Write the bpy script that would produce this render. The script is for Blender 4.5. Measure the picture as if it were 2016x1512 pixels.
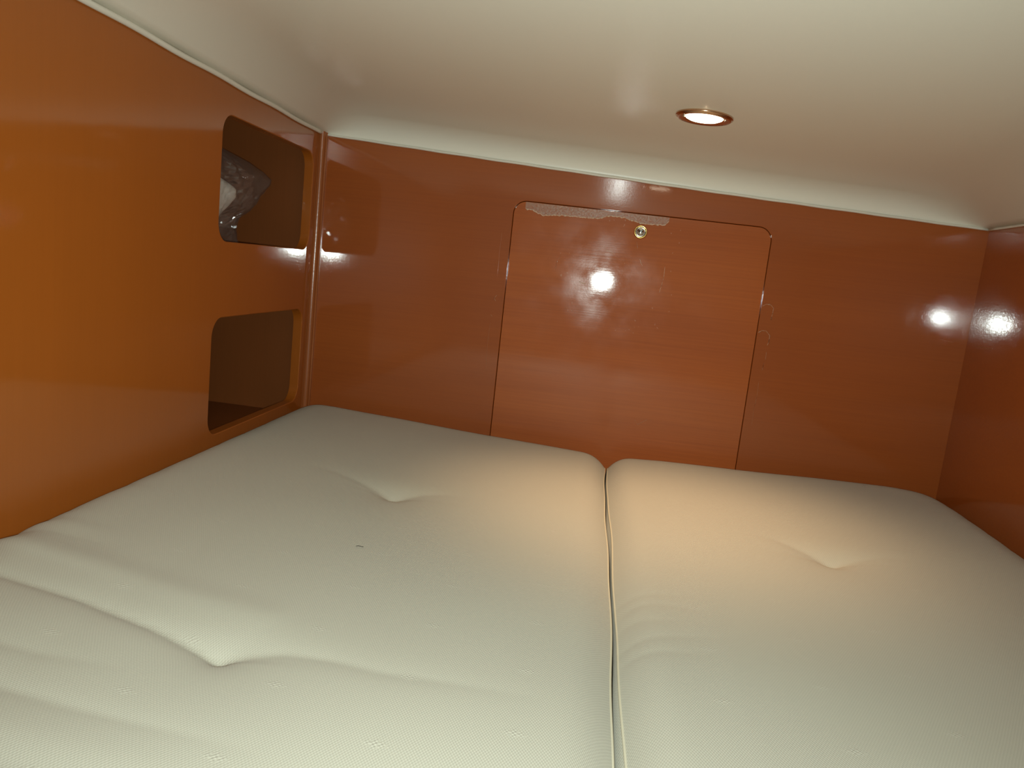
import bpy, bmesh, math, random
import numpy as np
from mathutils import Vector, Matrix, noise

for o in list(bpy.data.objects):
    bpy.data.objects.remove(o, do_unlink=True)
scene = bpy.context.scene
COL = scene.collection
random.seed(7)
ZC = 1.0                      # height of the lens above the cabin sole
H = lambda z: z + ZC          # heights below are measured from lens level

# ---------------------------------------------------------------- camera
cam_data = bpy.data.cameras.new('camera')
cam_data.sensor_fit = 'HORIZONTAL'
cam_data.sensor_width = 36.0
cam_data.lens = 1480.0 / 2016.0 * 36.0
cam_data.clip_start = 0.01
cam = bpy.data.objects.new('camera', cam_data)
R = Matrix(((0.9872563867472759, -0.12317628511151864, 0.1007592656426162),
            (0.11760880420636134, 0.13820695635549807, -0.983395650991044),
            (0.10720539165481921, 0.9827138138853424, 0.150932315953415)))
cam.matrix_world = Matrix.Translation((0, 0, ZC)) @ R.to_4x4()
COL.objects.link(cam)
scene.camera = cam

# ---------------------------------------------------------------- light
world = bpy.data.worlds.new('world')
scene.world = world
world.use_nodes = True
wb = world.node_tree.nodes['Background']
wb.inputs['Color'].default_value = (0.90, 1.0, 0.92, 1)
wb.inputs['Strength'].default_value = 0.035

fl = bpy.data.lights.new('phone_flash', 'SPOT')
fl.energy = 26.0
fl.color = (0.89, 1.0, 0.94)
fl.spot_size = math.radians(132)
fl.spot_blend = 1.0
fl.shadow_soft_size = 0.006
flo = bpy.data.objects.new('phone_flash', fl)
flo.matrix_world = Matrix.Translation((0.004, -0.004, ZC - 0.011)) @ R.to_4x4()
COL.objects.link(flo)

dl = bpy.data.lights.new('downlight_beam', 'SPOT')
dl.energy = 9.5
dl.color = (1.0, 0.64, 0.36)
dl.spot_size = math.radians(86)
dl.spot_blend = 1.0
dl.shadow_soft_size = 0.02
dlo = bpy.data.objects.new('downlight_beam', dl)
COL.objects.link(dlo)

scene.cycles.sample_clamp_indirect = 60.0
scene.view_settings.view_transform = 'Standard'
scene.view_settings.look = 'None'
scene.view_settings.gamma = 1.0
scene.view_settings.exposure = 0.0
scene.view_settings.use_curve_mapping = False

# ---------------------------------------------------------------- helpers
def tag(o, label=None, cat=None, group=None, kind=None):
    if label: o['label'] = label
    if cat: o['category'] = cat
    if group: o['group'] = group
    if kind: o['kind'] = kind
    return o

def empty(name, loc, label, cat):
    o = bpy.data.objects.new(name, None)
    o.empty_display_size = 0.02
    o.location = loc
    COL.objects.link(o)
    return tag(o, label, cat)

def mesh_obj(name, verts, faces, mat, parent=None, smooth=False):
    """verts are given in world space; children are shifted into their parent's space."""
    off = Vector((0, 0, 0))
    p = parent
    while p is not None:
        off += p.location
        p = p.parent
    me = bpy.data.meshes.new(name)
    me.from_pydata([tuple(Vector(v) - off) for v in verts], [], faces)
    bm = bmesh.new(); bm.from_mesh(me)
    bmesh.ops.recalc_face_normals(bm, faces=bm.faces)
    bm.to_mesh(me); bm.free()
    if smooth:
        me.polygons.foreach_set('use_smooth', [True] * len(me.polygons))
    me.materials.append(mat)
    o = bpy.data.objects.new(name, me)
    COL.objects.link(o)
    if parent is not None: o.parent = parent
    return o

def box(x0, x1, y0, y1, z0, z1):
    v = [(x0,y0,z0),(x1,y0,z0),(x1,y1,z0),(x0,y1,z0),(x0,y0,z1),(x1,y0,z1),(x1,y1,z1),(x0,y1,z1)]
    f = [(0,3,2,1),(4,5,6,7),(0,1,5,4),(1,2,6,5),(2,3,7,6),(3,0,4,7)]
    return v, f

def join(*parts):
    V, F = [], []
    for v, f in parts:
        n = len(V); V += list(v); F += [tuple(i + n for i in q) for q in f]
    return V, F

def tube(pts, r, n=8, caps=True):
    pts = [Vector(p) for p in pts]
    V, F = [], []
    up = Vector((0, 0, 1))
    for i, p in enumerate(pts):
        t = (pts[min(i+1, len(pts)-1)] - pts[max(i-1, 0)]).normalized()
        a = t.cross(up)
        if a.length < 0.1: a = t.cross(Vector((1, 0, 0)))
        a.normalize(); b = a.cross(t)
        rr = r[i] if isinstance(r, (list, tuple)) else r
        for k in range(n):
            w = 2 * math.pi * k / n
            V.append(p + a * rr * math.cos(w) + b * rr * math.sin(w))
    for i in range(len(pts) - 1):
        for k in range(n):
            F.append((i*n+k, i*n+(k+1) % n, (i+1)*n+(k+1) % n, (i+1)*n+k))
    if caps:
        F.append(tuple(range(n))); F.append(tuple((len(pts)-1)*n + k for k in range(n)))
    return V, F

def lathe(prof, centre, axis, n=48):
    """prof: (radius, height along axis)."""
    axis = Vector(axis).normalized()
    a = axis.orthogonal().normalized(); b = axis.cross(a)
    V, F = [], []
    for r, h in prof:
        for k in range(n):
            w = 2 * math.pi * k / n
            V.append(Vector(centre) + axis * h + (a * math.cos(w) + b * math.sin(w)) * max(r, 1e-5))
    for i in range(len(prof) - 1):
        for k in range(n):
            F.append((i*n+k, i*n+(k+1) % n, (i+1)*n+(k+1) % n, (i+1)*n+k))
    return V, F

def rounded_rect(x0, x1, z0, z1, r, n=10):
    P = []
    for cx, cz, a0 in ((x1-r, z1-r, 0), (x0+r, z1-r, 90), (x0+r, z0+r, 180), (x1-r, z0+r, 270)):
        for k in range(n + 1):
            a = math.radians(a0 + 90 * k / n)
            P.append((cx + r * math.cos(a), cz + r * math.sin(a)))
    return P

def grow(P, c):
    cx = sum(p[0] for p in P) / len(P); cz = sum(p[1] for p in P) / len(P)
    n = len(P); out = []
    for i in range(n):
        a = Vector(P[i-1]); b = Vector(P[(i+1) % n]); t = (b - a).normalized()
        nn = Vector((t.y, -t.x))
        if nn.dot(Vector((P[i][0]-cx, P[i][1]-cz))) < 0: nn = -nn
        out.append((P[i][0] + nn.x * c, P[i][1] + nn.y * c))
    return out

def plate(outer, holes, t, to3, chamfer=0.0008):
    """A board with rounded holes; to3(u, v, depth) places it. Front face at depth 0."""
    bm = bmesh.new()
    def loop(P, d): return [bm.verts.new(to3(p[0], p[1], d)) for p in P]
    def ring(vs): return [bm.edges.new((vs[i], vs[(i+1) % len(vs)])) for i in range(len(vs))]
    def strip(a, b):
        n = len(a)
        for i in range(n): bm.faces.new((a[i], a[(i+1) % n], b[(i+1) % n], b[i]))
    of, ob = loop(outer, 0), loop(outer, t)
    ef = ring(of); eb = ring(ob)
    hf, hm, hb = [], [], []
    for P in holes:
        a = loop(grow(P, chamfer), 0); m = loop(P, chamfer); b = loop(P, t)
        hf.append(a); hm.append(m); hb.append(b)
        ef += ring(a); eb += ring(b)
    bmesh.ops.triangle_fill(bm, use_beauty=True, use_dissolve=False, edges=ef)
    bmesh.ops.triangle_fill(bm, use_beauty=True, use_dissolve=False, edges=eb)
    strip(of, ob)
    for a, m, b in zip(hf, hm, hb): strip(a, m); strip(m, b)
    bmesh.ops.recalc_face_normals(bm, faces=bm.faces)
    bm.verts.index_update()
    V = [v.co.copy() for v in bm.verts]; F = [tuple(v.index for v in f.verts) for f in bm.faces]
    bm.free()
    return V, F

# ---------------------------------------------------------------- materials
def new_mat(name):
    m = bpy.data.materials.new(name); m.use_nodes = True
    nt = m.node_tree
    return m, nt, nt.nodes['Principled BSDF']

def N(nt, kind, **kw):
    n = nt.nodes.new(kind)
    for k, v in kw.items():
        if k.startswith('i_'):
            key = k[2:]
            n.inputs[int(key) if key.isdigit() else key].default_value = v
        else: setattr(n, k, v)
    return n

def math_node(nt, op, a, b=None, clamp=False):
    n = nt.nodes.new('ShaderNodeMath'); n.operation = op; n.use_clamp = clamp
    for i, s in enumerate((a, b)):
        if s is None: continue
        if hasattr(s, 'links'): nt.links.new(s, n.inputs[i])
        else: n.inputs[i].default_value = s
    return n.outputs[0]

def position(nt, scale=(1, 1, 1)):
    g = N(nt, 'ShaderNodeNewGeometry')
    m = N(nt, 'ShaderNodeMapping'); m.inputs['Scale'].default_value = scale
    nt.links.new(g.outputs['Position'], m.inputs['Vector'])
    return m.outputs['Vector']

def wood(name, c1, c2, grain, coat=1.0, coat_rough=0.06, bump=0.04, peel=230.0, marks=False):
    """varnished veneer: grain = 'x', 'y' or 'z', the direction the pores run."""
    m, nt, b = new_mat(name)
    L = nt.links
    s = {'x': (2, 90, 160), 'y': (160, 2, 160), 'z': (130, 130, 2.5)}[grain]
    n1 = N(nt, 'ShaderNodeTexNoise', i_Scale=1.6, i_Detail=6.0, i_Roughness=0.65)
    L.new(position(nt, s), n1.inputs['Vector'])
    n2 = N(nt, 'ShaderNodeTexNoise', i_Scale=1.0, i_Detail=3.0)
    s2 = {'x': (1.2, 5, 9), 'y': (9, 1.2, 9), 'z': (9, 9, 1.2)}[grain]
    L.new(position(nt, s2), n2.inputs['Vector'])
    f = math_node(nt, 'ADD', math_node(nt, 'MULTIPLY', n1.outputs[0], 0.5), math_node(nt, 'MULTIPLY', n2.outputs[0], 0.5))
    cr = N(nt, 'ShaderNodeValToRGB')
    cr.color_ramp.elements[0].position = 0.32; cr.color_ramp.elements[0].color = (*c1, 1)
    cr.color_ramp.elements[1].position = 0.68; cr.color_ramp.elements[1].color = (*c2, 1)
    L.new(f, cr.inputs[0])
    col = cr.outputs[0]
    b.inputs['Roughness'].default_value = 0.55
    b.inputs['Specular IOR Level'].default_value = 0.25
    b.inputs['Coat Weight'].default_value = coat
    b.inputs['Coat IOR'].default_value = 1.5
    # orange-peel of the varnish: fine pebble plus grain telegraphing through
    p = N(nt, 'ShaderNodeTexNoise', i_Scale=peel, i_Detail=2.0)
    L.new(position(nt), p.inputs['Vector'])
    pp = N(nt, 'ShaderNodeTexNoise', i_Scale=14.0, i_Detail=1.0)
    L.new(position(nt), pp.inputs['Vector'])
    hgt = math_node(nt, 'ADD', p.outputs[0], math_node(nt, 'MULTIPLY', n1.outputs[0], 2.5 if marks else 0.7))
    bp = N(nt, 'ShaderNodeBump', i_Strength=bump, i_Distance=0.002)
    L.new(hgt, bp.inputs['Height'])
    b2 = N(nt, 'ShaderNodeBump', i_Strength=0.012, i_Distance=0.01)
    L.new(pp.outputs[0], b2.inputs['Height']); L.new(bp.outputs[0], b2.inputs['Normal'])
    L.new(b2.outputs[0], b.inputs['Coat Normal'])
    rough = coat_rough
    if marks:
        # small nicks and drips in the varnish
        v = N(nt, 'ShaderNodeTexVoronoi', i_Scale=85.0); v.inputs['Randomness'].default_value = 1.0
        dn = N(nt, 'ShaderNodeTexNoise', i_Scale=120.0)
        L.new(position(nt), dn.inputs['Vector'])
        vm = N(nt, 'ShaderNodeVectorMath', operation='MULTIPLY_ADD')
        L.new(dn.outputs['Color'], vm.inputs[0]); vm.inputs[1].default_value = (0.012, 0.012, 0.012)
        L.new(position(nt, (1.3, 1, 0.8)), vm.inputs[2]); L.new(vm.outputs[0], v.inputs['Vector'])
        spot = math_node(nt, 'LESS_THAN', v.outputs['Distance'], 0.13)
        pick = N(nt, 'ShaderNodeSeparateColor'); L.new(v.outputs['Color'], pick.inputs[0])
        spot = math_node(nt, 'MULTIPLY', spot, math_node(nt, 'GREATER_THAN', pick.outputs[0], 0.62))
        # they gather where hands reach for the catch
        g = N(nt, 'ShaderNodeNewGeometry')
        dv = N(nt, 'ShaderNodeVectorMath', operation='DISTANCE'); L.new(g.outputs['Position'], dv.inputs[0])
        dv.inputs[1].default_value = (0.03, 1.5, H(0.015))
        near = math_node(nt, 'LESS_THAN', math_node(nt, 'ADD', dv.outputs['Value'], math_node(nt, 'MULTIPLY', n2.outputs[0], 0.12)), 0.185)
        spot = math_node(nt, 'MULTIPLY', spot, near)
        mx = N(nt, 'ShaderNodeMix', data_type='RGBA'); L.new(math_node(nt, 'MULTIPLY', spot, 0.24), mx.inputs[0])
        L.new(col, mx.inputs[6]); mx.inputs[7].default_value = (0.75, 0.55, 0.42, 1)
        col = mx.outputs[2]
    L.new(col, b.inputs['Base Color'])
    sm = N(nt, 'ShaderNodeTexNoise', i_Scale=11.0, i_Detail=3.0); L.new(position(nt), sm.inputs['Vector'])
    rm = N(nt, 'ShaderNodeMapRange'); rm.inputs['From Min'].default_value = 0.38 if marks else 0.45; rm.inputs['From Max'].default_value = 0.65
    rm.inputs['To Min'].default_value = rough; rm.inputs['To Max'].default_value = rough + (0.09 if marks else 0.03)
    L.new(sm.outputs[0], rm.inputs[0]); L.new(rm.outputs[0], b.inputs['Coat Roughness'])
    return m

W1, W2 = (0.31, 0.069, 0.009), (0.38, 0.090, 0.011)
M_back = wood('varnished_veneer_back', W1, W2, 'x', coat_rough=0.052, bump=0.014)
M_hatch = wood('varnished_veneer_hatch', (0.36, 0.080, 0.011), (0.49, 0.122, 0.016), 'x', coat_rough=0.042, bump=0.010, marks=True)
M_left = wood('varnished_veneer_left', (0.36, 0.094, 0.007), (0.39, 0.102, 0.008), 'z', coat_rough=0.075, bump=0.006)
M_right = wood('varnished_veneer_right', W1, W2, 'x', coat_rough=0.066, bump=0.018)
M_trim = wood('solid_teak_trim', (0.30, 0.085, 0.02), (0.38, 0.11, 0.026), 'z', coat_rough=0.2, bump=0.06)
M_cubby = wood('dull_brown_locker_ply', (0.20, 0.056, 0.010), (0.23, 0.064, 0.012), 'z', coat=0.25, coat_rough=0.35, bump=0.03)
M_base = wood('plain_ply', (0.30, 0.16, 0.07), (0.38, 0.21, 0.1), 'x', coat=0.1, coat_rough=0.5)
M_floor = wood('sole_boards', (0.20, 0.09, 0.03), (0.30, 0.14, 0.05), 'y', coat=0.5, coat_rough=0.2)

def simple(name, col, rough=0.5, metal=0.0, coat=0.0, spec=0.5, coat_rough=0.1):
    m, nt, b = new_mat(name)
    b.inputs['Base Color'].default_value = (*col, 1)
    b.inputs['Roughness'].default_value = rough
    b.inputs['Metallic'].default_value = metal
    b.inputs['Specular IOR Level'].default_value = spec
    b.inputs['Coat Weight'].default_value = coat
    b.inputs['Coat Roughness'].default_value = coat_rough
    n = N(nt, 'ShaderNodeTexNoise', i_Scale=400.0)
    nt.links.new(position(nt), n.inputs['Vector'])
    bp = N(nt, 'ShaderNodeBump', i_Strength=0.03, i_Distance=0.001)
    nt.links.new(n.outputs[0], bp.inputs['Height']); nt.links.new(bp.outputs[0], b.inputs['Normal'])
    return m

M_chrome = simple('brushed_chrome', (0.62, 0.60, 0.57), 0.12, 1.0)
M_brass = simple('polished_brass', (0.80, 0.60, 0.22), 0.18, 1.0)
M_chrome_tinted = simple('chrome_wood_reflection', (0.62, 0.40, 0.26), 0.22, 1.0)  # chrome rim; the copper tone of reflected wood is put into its colour
M_white_trim = simple('white_vinyl_piping', (0.80, 0.76, 0.66), 0.45)
M_dark = simple('dark_seam', (0.03, 0.022, 0.018), 0.8)
M_lint = simple('dark_lint', (0.05, 0.05, 0.045), 0.9)

# headliner: smooth vinyl with a satin sheen
M_ceil, nt, b = new_mat('headliner_vinyl')
nn = N(nt, 'ShaderNodeTexNoise', i_Scale=900.0, i_Detail=1.0); nt.links.new(position(nt), nn.inputs['Vector'])
bp = N(nt, 'ShaderNodeBump', i_Strength=0.10, i_Distance=0.0006); nt.links.new(nn.outputs[0], bp.inputs['Height'])
nt.links.new(bp.outputs[0], b.inputs['Normal'])
b.inputs['Base Color'].default_value = (0.89, 0.86, 0.75, 1)
b.inputs['Roughness'].default_value = 0.30
b.inputs['Specular IOR Level'].default_value = 0.45

# mattress ticking: staggered stitches with small raised motifs in a half-drop repeat
def fabric(name, ox):
    m, nt, b = new_mat(name); L = nt.links
    g = N(nt, 'ShaderNodeNewGeometry'); sp = N(nt, 'ShaderNodeSeparateXYZ'); L.new(g.outputs['Position'], sp.inputs[0])
    wob = N(nt, 'ShaderNodeTexNoise', i_Scale=9.0); L.new(position(nt), wob.inputs['Vector'])
    w = math_node(nt, 'MULTIPLY', math_node(nt, 'SUBTRACT', wob.outputs[0], 0.5), 0.006)
    X = math_node(nt, 'ADD', sp.outputs[0], w); Y = math_node(nt, 'ADD', sp.outputs[1], w)
    cx = math_node(nt, 'COSINE', math_node(nt, 'MULTIPLY', X, 2*math.pi/0.0024))
    cy = math_node(nt, 'COSINE', math_node(nt, 'MULTIPLY', Y, 2*math.pi/0.0040))
    st = math_node(nt, 'MULTIPLY', cx, cy)
    # motif cell
    u = math_node(nt, 'DIVIDE', math_node(nt, 'SUBTRACT', sp.outputs[0], ox), 0.092)
    iu = math_node(nt, 'FLOOR', u); fu = math_node(nt, 'SUBTRACT', math_node(nt, 'FRACT', u), 0.5)
    odd = math_node(nt, 'MULTIPLY', math_node(nt, 'MODULO', math_node(nt, 'ADD', iu, 40.0), 2.0), 0.5)
    v = math_node(nt, 'ADD', math_node(nt, 'DIVIDE', math_node(nt, 'SUBTRACT', sp.outputs[1], 0.597 - 0.045), 0.090), odd)
    fv = math_node(nt, 'SUBTRACT', math_node(nt, 'FRACT', v), 0.5)
    du = math_node(nt, 'MULTIPLY', fu, 0.092/0.0125); dv = math_node(nt, 'MULTIPLY', fv, 0.090/0.0065)
    rr = math_node(nt, 'ADD', math_node(nt, 'ABSOLUTE', du), math_node(nt, 'ABSOLUTE', dv))
    motif = math_node(nt, 'SUBTRACT', 1.0, rr, True)
    cm = math_node(nt, 'ADD', math_node(nt, 'MULTIPLY', math_node(nt, 'COSINE', math_node(nt, 'MULTIPLY', X, 2*math.pi/0.0042)),
                   math_node(nt, 'COSINE', math_node(nt, 'MULTIPLY', Y, 2*math.pi/0.0042))), 0.4)
    mm = math_node(nt, 'MULTIPLY', motif, cm)
    hgt = math_node(nt, 'ADD', st, math_node(nt, 'MULTIPLY', mm, 3.5))
    bp = N(nt, 'ShaderNodeBump', i_Strength=0.30, i_Distance=0.0004); L.new(hgt, bp.inputs['Height'])
    L.new(bp.outputs[0], b.inputs['Normal'])
    cr = N(nt, 'ShaderNodeMapRange'); cr.inputs['From Min'].default_value = -1; cr.inputs['From Max'].default_value = 1
    cr.inputs['To Min'].default_value = 0.0; cr.inputs['To Max'].default_value = 1.0
    L.new(math_node(nt, 'ADD', st, math_node(nt, 'MULTIPLY', mm, 1.2)), cr.inputs[0])
    mx = N(nt, 'ShaderNodeMix', data_type='RGBA'); L.new(cr.outputs[0], mx.inputs[0])
    mx.inputs[6].default_value = (0.485, 0.465, 0.38, 1); mx.inputs[7].default_value = (0.565, 0.545, 0.455, 1)
    L.new(mx.outputs[2], b.inputs['Base Color'])
    b.inputs['Roughness'].default_value = 0.8
    b.inputs['Specular IOR Level'].default_value = 0.2
    b.inputs['Sheen Weight'].default_value = 0.15
    return m
M_fab_l = fabric('ticking_left', -0.022 - 0.046)
M_fab_r = fabric('ticking_right', 0.142 - 0.046)
M_piping = simple('cream_piping', (0.66, 0.61, 0.47), 0.75, spec=0.2)

# ---------------------------------------------------------------- the cabin
XL, YB, XR = -0.588, 1.5, 0.692
TR = math.tan(math.radians(1.6))      # the right side leans in a little towards the foot
def xr(y): return XR - (YB - y) * TR
TLN = math.tan(math.radians(1.15))     # and so does the left side, slightly
def xl(y): return XL + (YB - y) * TLN
Y0 = 0.02                             # foot of the berth
def ceil_edge(x, y):
    zl = 0.2235 + (YB - y) * 0.0062
    zr = 0.1633 + (YB - y) * 0.002
    t = (x - xl(y)) / (xr(y) - xl(y))
    sag = -0.003 * 4 * t * (1 - t)
    return zl + (zr - zl) * t + sag
def arc(t):
    t = min(max(t, 0), 1); return math.sqrt(max(0, 1 - (1 - t) ** 2))
def soft(t):
    t = min(max(t, 0), 1); return 1 - (1 - t) ** 2.2
def ceil_z(x, y):
    A = 0.88 * arc((YB - y) / 0.058) + 0.12 * soft((YB - y) / 0.5)
    B = soft((x - xl(y)) / 0.13) * soft((xr(y) - x) / 0.20)
    return ceil_edge(x, y) + 0.045 * A * B

# back wall with the hatch opening
hatch = rounded_rect(-0.1880, 0.3095, H(-0.43), H(0.1310), 0.026)
hatch = [(x, z - (x - 0.06) * 0.010 if z > H(0) else z) for x, z in hatch]
V, F = plate([(-0.92, 0.0), (0.75, 0.0), (0.75, H(0.34)), (-0.92, H(0.34))], [hatch], 0.018,
             lambda u, v, d: (u, YB + d, v))
wall_back = mesh_obj('wall_back', V, F, M_back)
tag(wall_back, kind='structure')
V, F = box(-0.25, 0.37, YB + 0.02, YB + 0.03, H(-0.5), H(0.2))
o = mesh_obj('backing', V, F, M_dark, wall_back)

# left wall board with two rounded openings (u = y, v = z)
h1 = rounded_rect(1.095, 1.468, H(-0.0065), H(0.1815), 0.030)
h2 = rounded_rect(1.090, 1.461, H(-0.3115), H(-0.1245), 0.030)
TL = 0.018
V, F = plate([(-0.25, 0.0), (YB, 0.0), (YB, H(0.34)), (-0.25, H(0.34))], [h1, h2], TL,
             lambda u, v, d: (xl(u) - d, u, v), 0.0012)
tag(mesh_obj('wall_left', V, F, M_left), kind='structure')
# right wall
V = [(xr(-0.25), -0.25, 0), (XR, YB, 0), (XR, YB, H(0.34)), (xr(-0.25), -0.25, H(0.34)),
     (xr(-0.25)+.02, -0.25, 0), (XR+.02, YB, 0), (XR+.02, YB, H(0.34)), (xr(-0.25)+.02, -0.25, H(0.34))]
F = [(0,1,2,3),(7,6,5,4),(0,4,5,1),(2,6,7,3),(0,3,7,4),(1,5,6,2)]
tag(mesh_obj('wall_right', V, F, M_right), kind='structure')
V, F = box(-0.95, 0.78, -1.2, YB + 0.04, -0.02, 0.0)
tag(mesh_obj('floor', V, F, M_floor), kind='structure')

# ceiling
ys = sorted(set([YB - 0.058 * (1 - math.cos(a * math.pi / 28)) for a in range(15)] +
                [YB - 0.058 - 0.02 * k for k in range(1, 70) if YB - 0.058 - 0.02 * k > Y0 - 0.01]))
V, F = [], []
nx = 70
for y in ys:
    for i in range(nx + 1):
        t = i / nx
        x = xl(y) + (xr(y) - xl(y)) * t
        V.append((x, y, H(ceil_z(x, y))))
for j in range(len(ys) - 1):
    for i in range(nx):
        a = j * (nx + 1) + i
        F.append((a, a + 1, a + nx + 2, a + nx + 1))
nb = len(V)
V += [(x, y, z + 0.012) for x, y, z in V]
F += [tuple(i + nb for i in f[::-1]) for f in F]
for j in range(len(ys) - 1):
    for i in (0, nx):
        a = j * (nx + 1) + i; c = a + nx + 1
        F.append((a, c, c + nb, a + nb))
for i in range(nx):
    for j in (0, len(ys) - 1):
        a = j * (nx + 1) + i
        F.append((a, a + 1, a + 1 + nb, a + nb))
tag(mesh_obj('ceiling', V, F, M_ceil, smooth=True), kind='structure')

# welting where headliner meets the joinery
pts = [(xl(y) + 0.0035, y, H(ceil_edge(xl(y), y)) + 0.0005 + 0.0008 * math.sin(y * 31)) for y in np.linspace(Y0, YB - 0.004, 60)]
tag(mesh_obj('trim_1', *tube(pts, 0.0038, 10), M_white_trim, smooth=True), kind='structure')
pts = [(x, YB - 0.0022, H(ceil_edge(x, YB)) + 0.0003 * math.sin(x * 60)) for x in np.linspace(XL + 0.004, XR - 0.002, 70)]
tag(mesh_obj('trim_2', *tube(pts, 0.0023, 8), M_white_trim, smooth=True), kind='structure')
pts = [(xr(y) - 0.0022, y, H(ceil_edge(xr(y), y))) for y in np.linspace(Y0, YB - 0.002, 50)]
tag(mesh_obj('trim_3', *tube(pts, 0.0023, 8), M_white_trim, smooth=True), kind='structure')
# corner moulding in the left corner: fillet, rounded bead, fillet
prof = [(0.000, 0.0), (0.0, -0.0135), (0.0022, -0.0142)]
for k in range(11):
    a = math.radians(-180 + 90 + 10 - 0 + 9 * k)
    prof.append((0.0058 + 0.0062 * math.sin(math.radians(-60 + 15 * k)), -0.0095 - 0.0052 * math.cos(math.radians(-60 + 15 * k))))
prof += [(0.0128, -0.006), (0.0145, -0.0045), (0.0145, 0.0)]
V, F = [], []
zb, zt = 0.60, H(0.232)
for z in (zb, zt):
    V += [(XL + p[0], YB + p[1], z) for p in prof]
n = len(prof)
F = [(i, (i+1) % n, n + (i+1) % n, n + i) for i in range(n)] + [tuple(range(n)), tuple(range(2*n-1, n-1, -1))]
tag(mesh_obj('trim_4', V, F, M_trim), kind='structure')

# ---------------------------------------------------------------- lockers behind the left wall
def cubby(z0, z1, label):
    t = 0.010; xa, xb = XL - TL, -0.90
    ya, yb = 1.02, YB
    e = empty('storage_cubby', ((xa + xb) / 2, (ya + yb) / 2, H(z0)), label, 'cubby')
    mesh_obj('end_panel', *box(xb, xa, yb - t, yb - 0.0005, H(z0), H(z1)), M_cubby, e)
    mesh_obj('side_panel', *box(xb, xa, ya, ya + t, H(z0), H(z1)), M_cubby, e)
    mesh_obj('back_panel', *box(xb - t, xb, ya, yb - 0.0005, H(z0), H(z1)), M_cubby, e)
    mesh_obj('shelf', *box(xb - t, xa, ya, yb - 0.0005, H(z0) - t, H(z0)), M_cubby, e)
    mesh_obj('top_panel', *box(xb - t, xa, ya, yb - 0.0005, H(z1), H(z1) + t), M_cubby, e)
    return e
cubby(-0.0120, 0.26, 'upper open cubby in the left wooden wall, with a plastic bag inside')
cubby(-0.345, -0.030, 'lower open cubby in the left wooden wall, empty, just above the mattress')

def sheet(rows, x_mid, bulge, seed, ny=26, amp=0.0042, left=1.06, freq=24):
    """closed crumpled envelope: rows = (z, y_right)."""
    V, F = [], []
    zs = [r[0] for r in rows]; yr = [r[1] for r in rows]
    zz = np.linspace(zs[0], zs[-1], 34)
    for side in (1, -1):
        for i, z in enumerate(zz):
            yR = float(np.interp(z, zs, yr)); tz = (z - zs[0]) / (zs[-1] - zs[0])
            for j in range(ny + 1):
                t = j / ny
                y = left + (yR - left) * t
                prof = (math.sin(math.pi * min(max(tz, 0), 1)) ** 0.5) * (max(0.0, 1 - (t) ** 2.2) ** 0.5) * (min(1, t * 6) ** 0.5)
                p = Vector((x_mid, y, z))
                n1 = noise.cell(p * freq * 0.7 + Vector((seed, side, 0)))
                n2 = noise.noise(p * freq + Vector((seed, side * 3, 0)))
                n3 = abs(noise.noise(p * freq * 2.1 + Vector((seed, side * 5, 2))))
                x = x_mid + side * bulge * prof + amp * (n2 * 1.6 - n3 * 1.4) * (0.35 + prof)
                V.append((x, y + 0.3 * amp * n2, max(H(z) + 0.3 * amp * n3 - 0.001, H(zs[0]))))
    n = len(zz) * (ny + 1)
    for s in (0, 1):
        for i in range(len(zz) - 1):
            for j in range(ny):
                a = s * n + i * (ny + 1) + j
                q = (a, a + 1, a + ny + 2, a + ny + 1)
                F.append(q if s == 0 else q[::-1])
    for i in range(len(zz) - 1):
        for j in (0, ny):
            a = i * (ny + 1) + j
            F.append((a, a + ny + 1, a + ny + 1 + n, a + n))
    for i in (0, len(zz) - 1):
        for j in range(ny):
            a = i * (ny + 1) + j
            F.append((a, a + 1, a + 1 + n, a + n))
    return V, F

M_plastic = bpy.data.materials.new('clear_film'); M_plastic.use_nodes = True
nt = M_plastic.node_tree; nt.nodes.remove(nt.nodes['Principled BSDF'])
out = nt.nodes['Material Output']
tr = N(nt, 'ShaderNodeBsdfTransparent'); tr.inputs[0].default_value = (0.93, 0.93, 0.93, 1)
gl = N(nt, 'ShaderNodeBsdfGlossy'); gl.inputs['Roughness'].default_value = 0.10
df = N(nt, 'ShaderNodeBsdfDiffuse'); df.inputs[0].default_value = (0.6, 0.6, 0.6, 1)
lw = N(nt, 'ShaderNodeLayerWeight', i_Blend=0.3)
fr_ = math_node(nt, 'ADD', math_node(nt, 'MULTIPLY', math_node(nt, 'POWER', lw.outputs['Facing'], 2.5), 0.6), 0.06)
m1 = N(nt, 'ShaderNodeMixShader'); m2 = N(nt, 'ShaderNodeMixShader', i_0=0.07)
nt.links.new(fr_, m1.inputs[0]); nt.links.new(tr.outputs[0], m1.inputs[1]); nt.links.new(gl.outputs[0], m1.inputs[2])
nt.links.new(m1.outputs[0], m2.inputs[1]); nt.links.new(df.outputs[0], m2.inputs[2]); nt.links.new(m2.outputs[0], out.inputs[0])
M_cloth = simple('white_cloth', (0.86, 0.88, 0.85), 0.9, spec=0.1)

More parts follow.
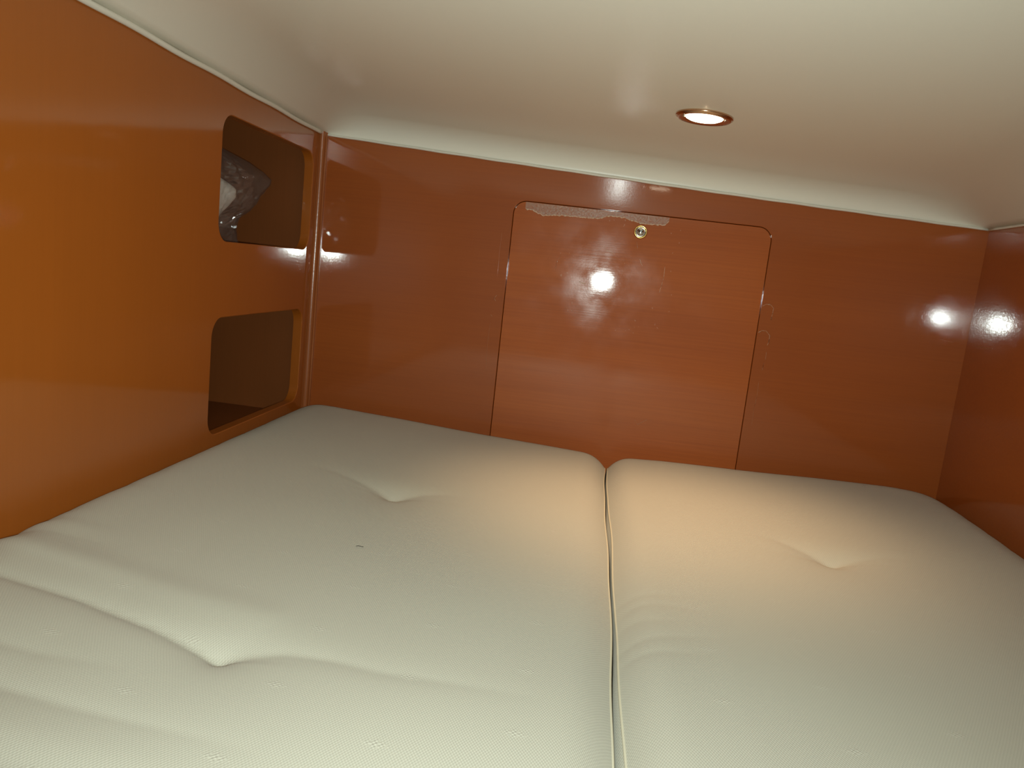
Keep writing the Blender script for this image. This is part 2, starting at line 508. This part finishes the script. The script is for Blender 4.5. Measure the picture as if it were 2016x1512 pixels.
SH = -0.0115
V, F = sheet([(SH, 1.345), (0.02, 1.318), (0.040, 1.330), (0.055, 1.372), (0.09, 1.42), (0.120, 1.462), (0.130, 1.43), (0.142, 1.36), (0.150, 1.27)], -0.670, 0.045, 3.1)
tag(mesh_obj('plastic_bag', V, F, M_plastic), 'crumpled clear plastic bag standing in the upper left cubby', 'plastic bag')
V, F = sheet([(SH + 0.003, 1.20), (0.02, 1.245), (0.045, 1.275), (0.073, 1.318), (0.088, 1.318), (0.104, 1.25), (0.112, 1.19)], -0.670, 0.028, 8.4, amp=0.003, left=1.085, freq=14)
tag(mesh_obj('folded_cloth', V, F, M_cloth, smooth=True), 'folded white cloth inside the clear plastic bag in the upper left cubby', 'cloth')

# ---------------------------------------------------------------- access hatch
he = empty('access_hatch', (0.06, YB, H(-0.43)), 'varnished wooden access hatch with rounded top corners set in the back wall', 'hatch')
inner = grow(hatch, -0.0011)
cx = 0.06; cz = H(-0.15)
def panel(P, t, c=0.0008):
    n = len(P)
    a = grow(P, -c)
    V = [(p[0], YB, p[1]) for p in a] + [(p[0], YB + c, p[1]) for p in P] + [(p[0], YB + t, p[1]) for p in P]
    F = [tuple(range(n))]
    for k in (0, n):
        F += [(k+i, k+(i+1) % n, k+n+(i+1) % n, k+n+i) for i in range(n)]
    F.append(tuple(range(3*n-1, 2*n-1, -1)))
    return V, F
hp = mesh_obj('panel', *panel(inner, 0.017), M_hatch, he)
# push-button catch
kx, kz = 0.0627, H(0.0959)
ring_prof = [(0.0092, -0.001), (0.0094, 0.0042), (0.0100, 0.0062), (0.0112, 0.0070), (0.0124, 0.0062), (0.0130, 0.0035), (0.0133, 0.0), (0.0133, -0.001)]
catch = mesh_obj('catch_ring', *lathe(ring_prof, (kx, YB, kz), (0, -1, 0)), M_brass, he, True)
catch['label'] = 'polished brass catch ring'
btn = [(0.0093, 0.0), (0.0093, 0.0045), (0.0088, 0.0052), (0.0070, 0.0040), (0.0045, 0.0030), (0.0, 0.0026)]
bt = mesh_obj('catch_button', *lathe(btn, (kx, YB, kz), (0, -1, 0)), M_chrome, catch, True)

# dried adhesive left on the varnish
M_res = bpy.data.materials.new('dried_adhesive'); M_res.use_nodes = True
nt = M_res.node_tree; b = nt.nodes['Principled BSDF']; out = nt.nodes['Material Output']
b.inputs['Base Color'].default_value = (0.66, 0.50, 0.40, 1); b.inputs['Roughness'].default_value = 0.28
tr = N(nt, 'ShaderNodeBsdfTransparent'); mx = N(nt, 'ShaderNodeMixShader', i_0=0.30)
nz = N(nt, 'ShaderNodeTexNoise', i_Scale=260.0, i_Detail=3.0); nt.links.new(position(nt), nz.inputs['Vector'])
mr = N(nt, 'ShaderNodeMapRange'); mr.inputs['From Min'].default_value = 0.35; mr.inputs['From Max'].default_value = 0.7
mr.inputs['To Min'].default_value = 0.10; mr.inputs['To Max'].default_value = 0.34
nt.links.new(nz.outputs[0], mr.inputs[0]); nt.links.new(mr.outputs[0], mx.inputs[0])
bp = N(nt, 'ShaderNodeBump', i_Strength=0.4, i_Distance=0.0006); nt.links.new(nz.outputs[0], bp.inputs['Height']); nt.links.new(bp.outputs[0], b.inputs['Normal'])
nt.links.new(tr.outputs[0], mx.inputs[1]); nt.links.new(b.outputs[0], mx.inputs[2]); nt.links.new(mx.outputs[0], out.inputs[0])
M_rim = simple('adhesive_rim', (0.72, 0.50, 0.36), 0.3)
M_rim2 = simple('varnish_run', (0.46, 0.19, 0.085), 0.3, coat=0.5)

lowx = [-0.165, -0.150, -0.140, -0.128, -0.110, -0.0886, -0.050, -0.0194, -0.005, 0.010, 0.0288, 0.040, 0.052, 0.0643, 0.085, 0.1078, 0.114]
lowz = [0.1185, 0.1165, 0.1125, 0.1085, 0.1110, 0.1125, 0.1125, 0.1135, 0.1195, 0.1205, 0.1200, 0.1165, 0.1145, 0.1120, 0.1125, 0.1135, 0.1230]
xs = np.linspace(lowx[0], lowx[-1], 240)
top, low = [], []
for x in xs:
    zt_ = 0.1290 - (x - 0.06) * 0.010
    q = noise.noise(Vector((x * 190, 0, 3))) * 0.0016 + noise.noise(Vector((x * 500, 4, 3))) * 0.0008
    top.append((x, H(zt_))); low.append((x, H(min(np.interp(x, lowx, lowz) + q, zt_ - 0.001))))
V, F = [], []
for (x, z), (x2, z2) in zip(top, low):
    V += [(x, YB - 0.0004, z), (x2, YB - 0.0004, z2), (x2, YB - 0.00005, z2), (x, YB - 0.00005, z)]
for i in range(len(xs) - 1):
    a = 4 * i
    for k in range(4): F.append((a + k, a + 4 + k, a + 4 + (k+1) % 4, a + (k+1) % 4))
F += [(0, 1, 2, 3), tuple(4*(len(xs)-1)+k for k in range(4))]
res = mesh_obj('adhesive_residue', V, F, M_res, he)
res['label'] = 'milky strip of dried adhesive'
rr = [max(0.00012, 0.0015 * (0.6 + 1.3 * noise.noise(Vector((x * 240, 9, 1))))) for x in xs]
mesh_obj('adhesive_edge', *tube([(x, YB - 0.0003, z) for x, z in low], rr, 5), M_rim, res, True)
# a drip ring, short scratches and specks
def stroke(name, pts, r, mat, parent):
    P = []
    for i in range(len(pts) - 1):
        for k in range(6):
            t = k / 6; P.append((pts[i][0] + (pts[i+1][0]-pts[i][0]) * t, YB - 0.0001, H(pts[i][1] + (pts[i+1][1]-pts[i][1]) * t)))
    P.append((pts[-1][0], YB - 0.0001, H(pts[-1][1])))
    P = [(p[0] + 0.0006 * noise.noise(Vector((p[2]*300, i, 1))), p[1], p[2]) for i, p in enumerate(P)]
    R_ = [max(0.00006, r * (0.55 + 0.9 * abs(noise.noise(Vector((p[0]*300, p[2]*300, 0)))))) for p in P]
    R_[0] = R_[-1] = 0.00005
    return mesh_obj(name, *tube(P, R_, 5), mat, parent, True)
stroke('scratch', [(0.1180, 0.0360), (0.1182, 0.018), (0.1165, 0.000), (0.1140, -0.016)], 0.00045, M_rim, he)
stroke('scratch', [(-0.086, 0.035), (-0.092, 0.020), (-0.093, 0.008)], 0.0003, M_rim2, he)
stroke('scratch', [(0.068, 0.045), (0.071, 0.038), (0.075, 0.032)], 0.0005, M_rim, he)
stroke('scratch', [(0.058, 0.078), (0.060, 0.070), (0.062, 0.064)], 0.0004, M_rim2, he)
stroke('scratch', [(0.002, 0.055), (0.012, 0.052), (0.020, 0.049)], 0.0004, M_rim, he)
stroke('scratch', [(0.012, -0.027), (0.018, -0.027), (0.022, -0.027)], 0.0009, M_rim, he)
stroke('scratch', [(-0.044, -0.011), (-0.034, -0.014), (-0.030, -0.013)], 0.0008, M_rim, he)
stroke('scratch', [(0.100, -0.270), (0.106, -0.280), (0.118, -0.272), (0.124, -0.268)], 0.0004, M_rim2, he)
# varnish runs on the wall either side of the hatch
def run(pts, r): return stroke('varnish_run', pts, r, M_rim2, wall_back)
run([(0.311, -0.020), (0.318, -0.015), (0.326, -0.015), (0.333, -0.021), (0.3325, -0.032), (0.331, -0.045)], 0.0012)
run([(0.311, -0.071), (0.318, -0.066), (0.326, -0.066), (0.334, -0.074), (0.334, -0.085), (0.332, -0.094)], 0.0013)
run([(0.3325, -0.105), (0.333, -0.122)], 0.0008)
run([(0.331, -0.128), (0.330, -0.143)], 0.0008)
run([(0.327, -0.165), (0.328, -0.195), (0.326, -0.215), (0.327, -0.255)], 0.0004)
run([(-0.206, 0.07), (-0.207, 0.03), (-0.206, -0.02)], 0.0003)
run([(-0.203, -0.055), (-0.208, -0.062), (-0.204, -0.068)], 0.0008)
run([(-0.212, -0.095), (-0.208, -0.099)], 0.0008)
run([(-0.211, -0.11), (-0.212, -0.16), (-0.210, -0.21)], 0.0003)
run([(0.6428, -0.0447), (0.669, -0.0478)], 0.0005)
rw = mesh_obj('varnish_run', *tube([(xr(1.44) - .0001, 1.462, H(-0.0485)), (xr(1.4) - .0001, 1.400, H(-0.0478))], 0.0005, 5), M_rim2, bpy.data.objects['wall_right'])

# ---------------------------------------------------------------- recessed downlight
lx, ly = 0.1115, 1.095
lz = ceil_z(lx, ly)
nrm = Vector((0, 0, 1))
eps = 0.01
nrm = Vector((-(ceil_z(lx+eps, ly) - ceil_z(lx-eps, ly)) / (2*eps), -(ceil_z(lx, ly+eps) - ceil_z(lx, ly-eps)) / (2*eps), 1)).normalized()
down = -nrm
lc = Vector((lx, ly, H(lz)))
le = empty('recessed_downlight', lc, 'small round lit downlight with a chrome rim set in the ceiling', 'ceiling light')
rp = [(0.0372, -0.001), (0.0390, 0.0006), (0.0393, 0.0022), (0.0388, 0.0030), (0.0376, 0.0032), (0.0374, 0.0042), (0.0360, 0.0052), (0.0290, 0.0044), (0.0264, 0.0030), (0.0255, 0.0005), (0.0255, -0.001)]
mesh_obj('bezel', *lathe(rp, lc, down, 64), M_chrome_tinted, le, True)
M_bulb = bpy.data.materials.new('lit_lens'); M_bulb.use_nodes = True
nt = M_bulb.node_tree; b = nt.nodes['Principled BSDF']
b.inputs['Base Color'].default_value = (0.9, 0.85, 0.75, 1)
b.inputs['Emission Color'].default_value = (1.0, 0.86, 0.62, 1); b.inputs['Emission Strength'].default_value = 9.0
mesh_obj('lens', *lathe([(0.0258, 0.0010), (0.0250, 0.0036), (0.021, 0.0054), (0.011, 0.0064), (0.0, 0.0067)], lc, down, 48), M_bulb, le, True)
for s in (1, -1):
    c = lc + Vector((s * 0.0285, -0.012, 0)) + down * 0.0038
    mesh_obj('spring_clip', *tube([c + Vector((s*0.0005, -0.006, 0)), c + down * 0.0022, c + Vector((-s*0.0005, 0.006, 0))], 0.0013, 8), M_chrome, le, True)
dlo.location = lc + down * 0.028
dlo.rotation_euler = (0, math.radians(-3), 0)

# ---------------------------------------------------------------- berth and mattresses
V, F = box(xl(Y0) + 0.001, xr(Y0) - 0.001, Y0, YB - 0.001, 0.0, H(-0.455))
tag(mesh_obj('berth_base', V, F, M_base), 'wooden berth base under the two cream mattresses', 'bed base')

def seg_dist(X, Y, pts):
    """distance to a polyline and position along it (0..1)."""
    P = np.array(pts); L = np.linalg.norm(np.diff(P, axis=0), axis=1); tot = L.sum(); acc = 0
    D = np.full(X.shape, 1e9); T = np.zeros(X.shape); S = np.zeros(X.shape)
    for i in range(len(P) - 1):
        d = P[i+1] - P[i]; l2 = (d ** 2).sum()
        t = np.clip(((X - P[i, 0]) * d[0] + (Y - P[i, 1]) * d[1]) / l2, 0, 1)
        ex = X - (P[i, 0] + t * d[0]); ey = Y - (P[i, 1] + t * d[1])
        dd = np.hypot(ex, ey); k = dd < D
        D = np.where(k, dd, D); T = np.where(k, (acc + t * L[i]) / tot, T); S = np.where(k, np.sign(ey), S)
        acc += L[i]
    return D, T, S

def edge_drop(d, r, h, p=2.6):
    return h * (1 - np.clip(d / r, 0, 1)) ** p

def mattress(name, side, mat, label):
    step = 0.004
    left = side == 'left'
    gap = 0.0535
    nxm, nym = 160, 372
    u = np.linspace(0, 1, nxm + 1); y = np.linspace(Y0 + 0.004, YB - 0.002, nym + 1)
    # gap edge wanders slightly
    gy = gap + 0.004 * np.clip((1.2 - y) / 0.5, 0, 1) - 0.001 + 0.0012 * np.sin(y * 9) + 0.0007 * np.sin(y * 27)
    open_ = 0.0008 + 0.0030 * np.exp(-((y - 1.08) / 0.09) ** 2) + 0.0055 * np.clip((0.78 - y) / 0.30, 0, 1)
    if left:
        xa = np.array([xl(t) + 0.0015 for t in y]); xb = gy - 0.0012 - 0.0 * open_
    else:
        xa = gy + 0.0012 + open_; xb = np.array([xr(t) - 0.0015 for t in y])
    U, YY = np.meshgrid(u, y)
    X = xa[:, None] + (xb - xa)[:, None] * U
    dl_ = X - xa[:, None]; dr_ = xb[:, None] - X; db = (YB - 0.002) - YY; df_ = YY - (Y0 + 0.004)
    if left:
        zt_ = np.interp(X, [-0.588, -0.50, -0.35, -0.19, -0.04, 0.06], [-0.309, -0.311, -0.319, -0.3275, -0.334, -0.338])
        zt_ = zt_ + 0.007 * np.clip((YB - YY) / 0.8, 0, 1) * np.clip((-0.38 - X) / 0.2, 0, 1)
        Z = zt_ - edge_drop(dl_, 0.07, 0.029) - edge_drop(dr_, 0.058, 0.026, 2.8) - edge_drop(db, 0.085, 0.030) - edge_drop(df_, 0.06, 0.04)
        tufts = [(-0.250, 0.992, 0.0085, 0.55), (-0.266, 0.536, 0.0085, 1.0)]
    else:
        zt_ = np.interp(X, [0.05, 0.10, 0.157, 0.30, 0.446, 0.586, 0.70], [-0.338, -0.336, -0.333, -0.3305, -0.3265, -0.3245, -0.325])
        Z = zt_ - edge_drop(dl_, 0.052, 0.026, 2.8) - edge_drop(dr_, 0.080, 0.027) - edge_drop(db, 0.085, 0.030) - edge_drop(df_, 0.06, 0.04)
        # rounded far corner
        c = np.clip(1 - np.hypot(dr_, db) / 0.13, 0, 1); Z -= 0.008 * c ** 1.4
        tufts = [(0.345, 0.992, 0.0085, 0.6), (0.300, 0.500, 0.009, 0.6)]
    for tx, ty, A, w in tufts:
        ex = X - tx; ey = YY - ty
        sy = np.where(ey > 0, 0.032, 0.070)
        r = np.hypot(ex / 0.062, ey / sy)
        r2 = np.hypot(ex / 0.045, ey / (sy * 0.45))
        Z -= A * (0.45 * np.exp(-r ** 2) + 0.30 * np.exp(-r2))
    def crease(pts, A, w, a0=1.0, a1=0.0, asym=1.0):
        nonlocal Z
        D, T, S = seg_dist(X, YY, pts)
        amp = a0 + (a1 - a0) * T
        ww = np.where(S > 0, w * asym, w)
        Z = Z - A * amp * np.exp(-np.sqrt(D ** 2 + 0.0012 ** 2) / ww)
    def swell(pts, A, w, a0=1.0, a1=0.0):
        nonlocal Z
        D, T, S = seg_dist(X, YY, pts)
        Z = Z + A * (a0 + (a1 - a0) * T) * np.exp(-(D / w) ** 2)
    if left:
        crease([(-0.250, 0.990), (-0.295, 1.012), (-0.345, 1.034), (-0.40, 1.045)], 0.0065, 0.013, 1, 0, 1.5)
        crease([(-0.250, 0.990), (-0.215, 1.014), (-0.181, 1.026), (-0.14, 1.030)], 0.0050, 0.012, 1, 0, 1.5)
        crease([(-0.266, 0.536), (-0.33, 0.552), (-0.411, 0.567), (-0.479, 0.572), (-0.60, 0.575)], 0.0095, 0.010, 1, 0.55, 1.5)
        crease([(-0.266, 0.536), (-0.248, 0.544), (-0.218, 0.553), (-0.18, 0.555), (-0.136, 0.551), (-0.075, 0.556), (-0.0, 0.56)], 0.0042, 0.012, 1, 0.0, 1.3)
        swell([(-0.588, 0.632), (-0.44, 0.622), (-0.33, 0.606), (-0.26, 0.60)], 0.0045, 0.020, 1.0, 0.3)
        crease([(-0.59, 0.612), (-0.511, 0.612), (-0.44, 0.606), (-0.36, 0.604)], 0.0022, 0.008, 0.6, 0)
        crease([(-0.588, 0.664), (-0.54, 0.667), (-0.48, 0.664), (-0.43, 0.663)], 0.0022, 0.008, 1, 0)
        swell([(-0.588, 0.690), (-0.50, 0.688), (-0.44, 0.684)], 0.0018, 0.012, 1, 0)
        crease([(-0.588, 0.705), (-0.53, 0.708), (-0.47, 0.705)], 0.0016, 0.008, 1, 0)
        crease([(-0.588, 0.86), (-0.53, 0.84), (-0.48, 0.835)], 0.0018, 0.009, 1, 0)
        crease([(-0.588, 0.49), (-0.46, 0.482), (-0.38, 0.480), (-0.31, 0.486)], 0.0060, 0.009, 1, 0)
        swell([(-0.588, 0.525), (-0.45, 0.520), (-0.36, 0.515)], 0.0022, 0.020, 1, 0)
        crease([(-0.588, 0.455), (-0.42, 0.440), (-0.319, 0.433), (-0.256, 0.432), (-0.18, 0.43)], 0.0068, 0.010, 1, 0)
        swell([(-0.5, 0.405), (-0.3, 0.395), (-0.15, 0.39)], 0.0040, 0.022, 1, 0)
        crease([(-0.5, 0.375), (-0.3, 0.37), (-0.2, 0.372)], 0.0040, 0.012, 1, 0)
        for k in range(9):
            yy = 0.75 + k * 0.085
            crease([(XL, yy), (XL + 0.05, yy - 0.006), (XL + 0.09, yy - 0.004)], 0.0011, 0.007, 1, 0)
    else:
        crease([(0.345, 0.990), (0.32, 1.012), (0.286, 1.041), (0.25, 1.055)], 0.0065, 0.013, 1, 0, 1.5)
        crease([(0.345, 0.990), (0.383, 1.006), (0.422, 1.020), (0.47, 1.022)], 0.0050, 0.012, 1, 0, 1.5)
        for p in ([(0.064, 0.803), (0.10, 0.803), (0.15, 0.806)], [(0.066, 0.778), (0.10, 0.779), (0.165, 0.770)], [(0.066, 0.700), (0.10, 0.704), (0.17, 0.716)],
                  [(0.068, 0.672), (0.11, 0.673), (0.16, 0.680)], [(0.068, 0.745), (0.10, 0.74), (0.13, 0.742)], [(0.30, 0.50), (0.36, 0.51), (0.42, 0.50)]):
            crease(p, 0.0017, 0.007, 0.8, 0)
        for k in range(10):
            yy = 0.80 + k * 0.07; x0 = xr(yy)
            crease([(x0, yy + 0.03), (x0 - 0.05, yy + 0.008), (x0 - 0.13, yy)], 0.0011, 0.008, 1, 0)
    # faint overall softness
    nzv = np.array([[noise.noise(Vector((X[j, i] * 7, YY[j, i] * 7, 5 if left else 9))) for i in range(0, nxm + 1, 4)] for j in range(0, nym + 1, 4)])
    jj = np.arange(nym + 1) / 4; ii = np.arange(nxm + 1) / 4
    tmp = np.array([np.interp(ii, np.arange(nzv.shape[1]), row) for row in nzv])
    tmp = np.array([np.interp(jj, np.arange(nzv.shape[0]), tmp[:, c]) for c in range(nxm + 1)]).T
    for _ in range(3):
        tmp[1:-1, 1:-1] = (tmp[:-2, 1:-1] + tmp[2:, 1:-1] + tmp[1:-1, :-2] + tmp[1:-1, 2:] + 4 * tmp[1:-1, 1:-1]) / 8
    Z += 0.0010 * tmp
    V = [(float(X[j, i]), float(YY[j, i]), H(float(Z[j, i]))) for j in range(nym + 1) for i in range(nxm + 1)]
    W_ = nxm + 1
    F = [(j*W_+i, j*W_+i+1, (j+1)*W_+i+1, (j+1)*W_+i) for j in range(nym) for i in range(nxm)]
    # boxed sides
    per = [i for i in range(W_)] + [j*W_ + nxm for j in range(1, nym + 1)] + [nym*W_ + i for i in range(nxm - 1, -1, -1)] + [j*W_ for j in range(nym - 1, 0, -1)]
    zbm = H(-0.4545)
    base = len(V)
    for lvl in (0.05, 1.0):
        for q in per:
            x_, y_, z_ = V[q]
            if not left and q % W_ == 0: x_ -= float(open_[q // W_]) * 0.9
            V.append((x_, y_, z_ + (zbm - z_) * lvl))
    n = len(per)
    for k in range(n):
        a, b_ = per[k], per[(k+1) % n]
        F.append((a, b_, base + (k+1) % n, base + k))
        F.append((base + k, base + (k+1) % n, base + n + (k+1) % n, base + n + k))
    F.append(tuple(base + n + k for k in range(n)))
    e = empty(name, ((xa[0] + xb[0]) / 2, 0.75, zbm), label, 'mattress')
    mesh_obj('cushion', V, F, mat, e, True)
    # piping along the gap edge
    ix = nxm if left else 0
    s = 1 if left else -1
    pts = [(float(X[j, ix]) - s * 0.0012, float(YY[j, ix]), H(float(Z[j, ix])) + 0.0012) for j in range(0, nym + 1, 2)]
    mesh_obj('piping', *tube(pts, 0.0014, 8), M_piping, e, True)
    return e

mattress('mattress', 'left', M_fab_l, 'wide cream quilted mattress on the left, with two tufts and creases by the wall')
mattress('mattress', 'right', M_fab_r, 'cream quilted mattress on the right, under the downlight side of the berth')

# a dark thread of lint on the left mattress
pts = [(-0.2345 + 0.0016 * k, 0.7805 + 0.0005 * k, H(-0.3235 + 0.0004 * math.sin(k))) for k in range(6)]
tag(mesh_obj('lint_thread', *tube(pts, 0.00035, 5), M_lint, None, True), 'tiny dark thread of lint lying on the left mattress', 'lint')
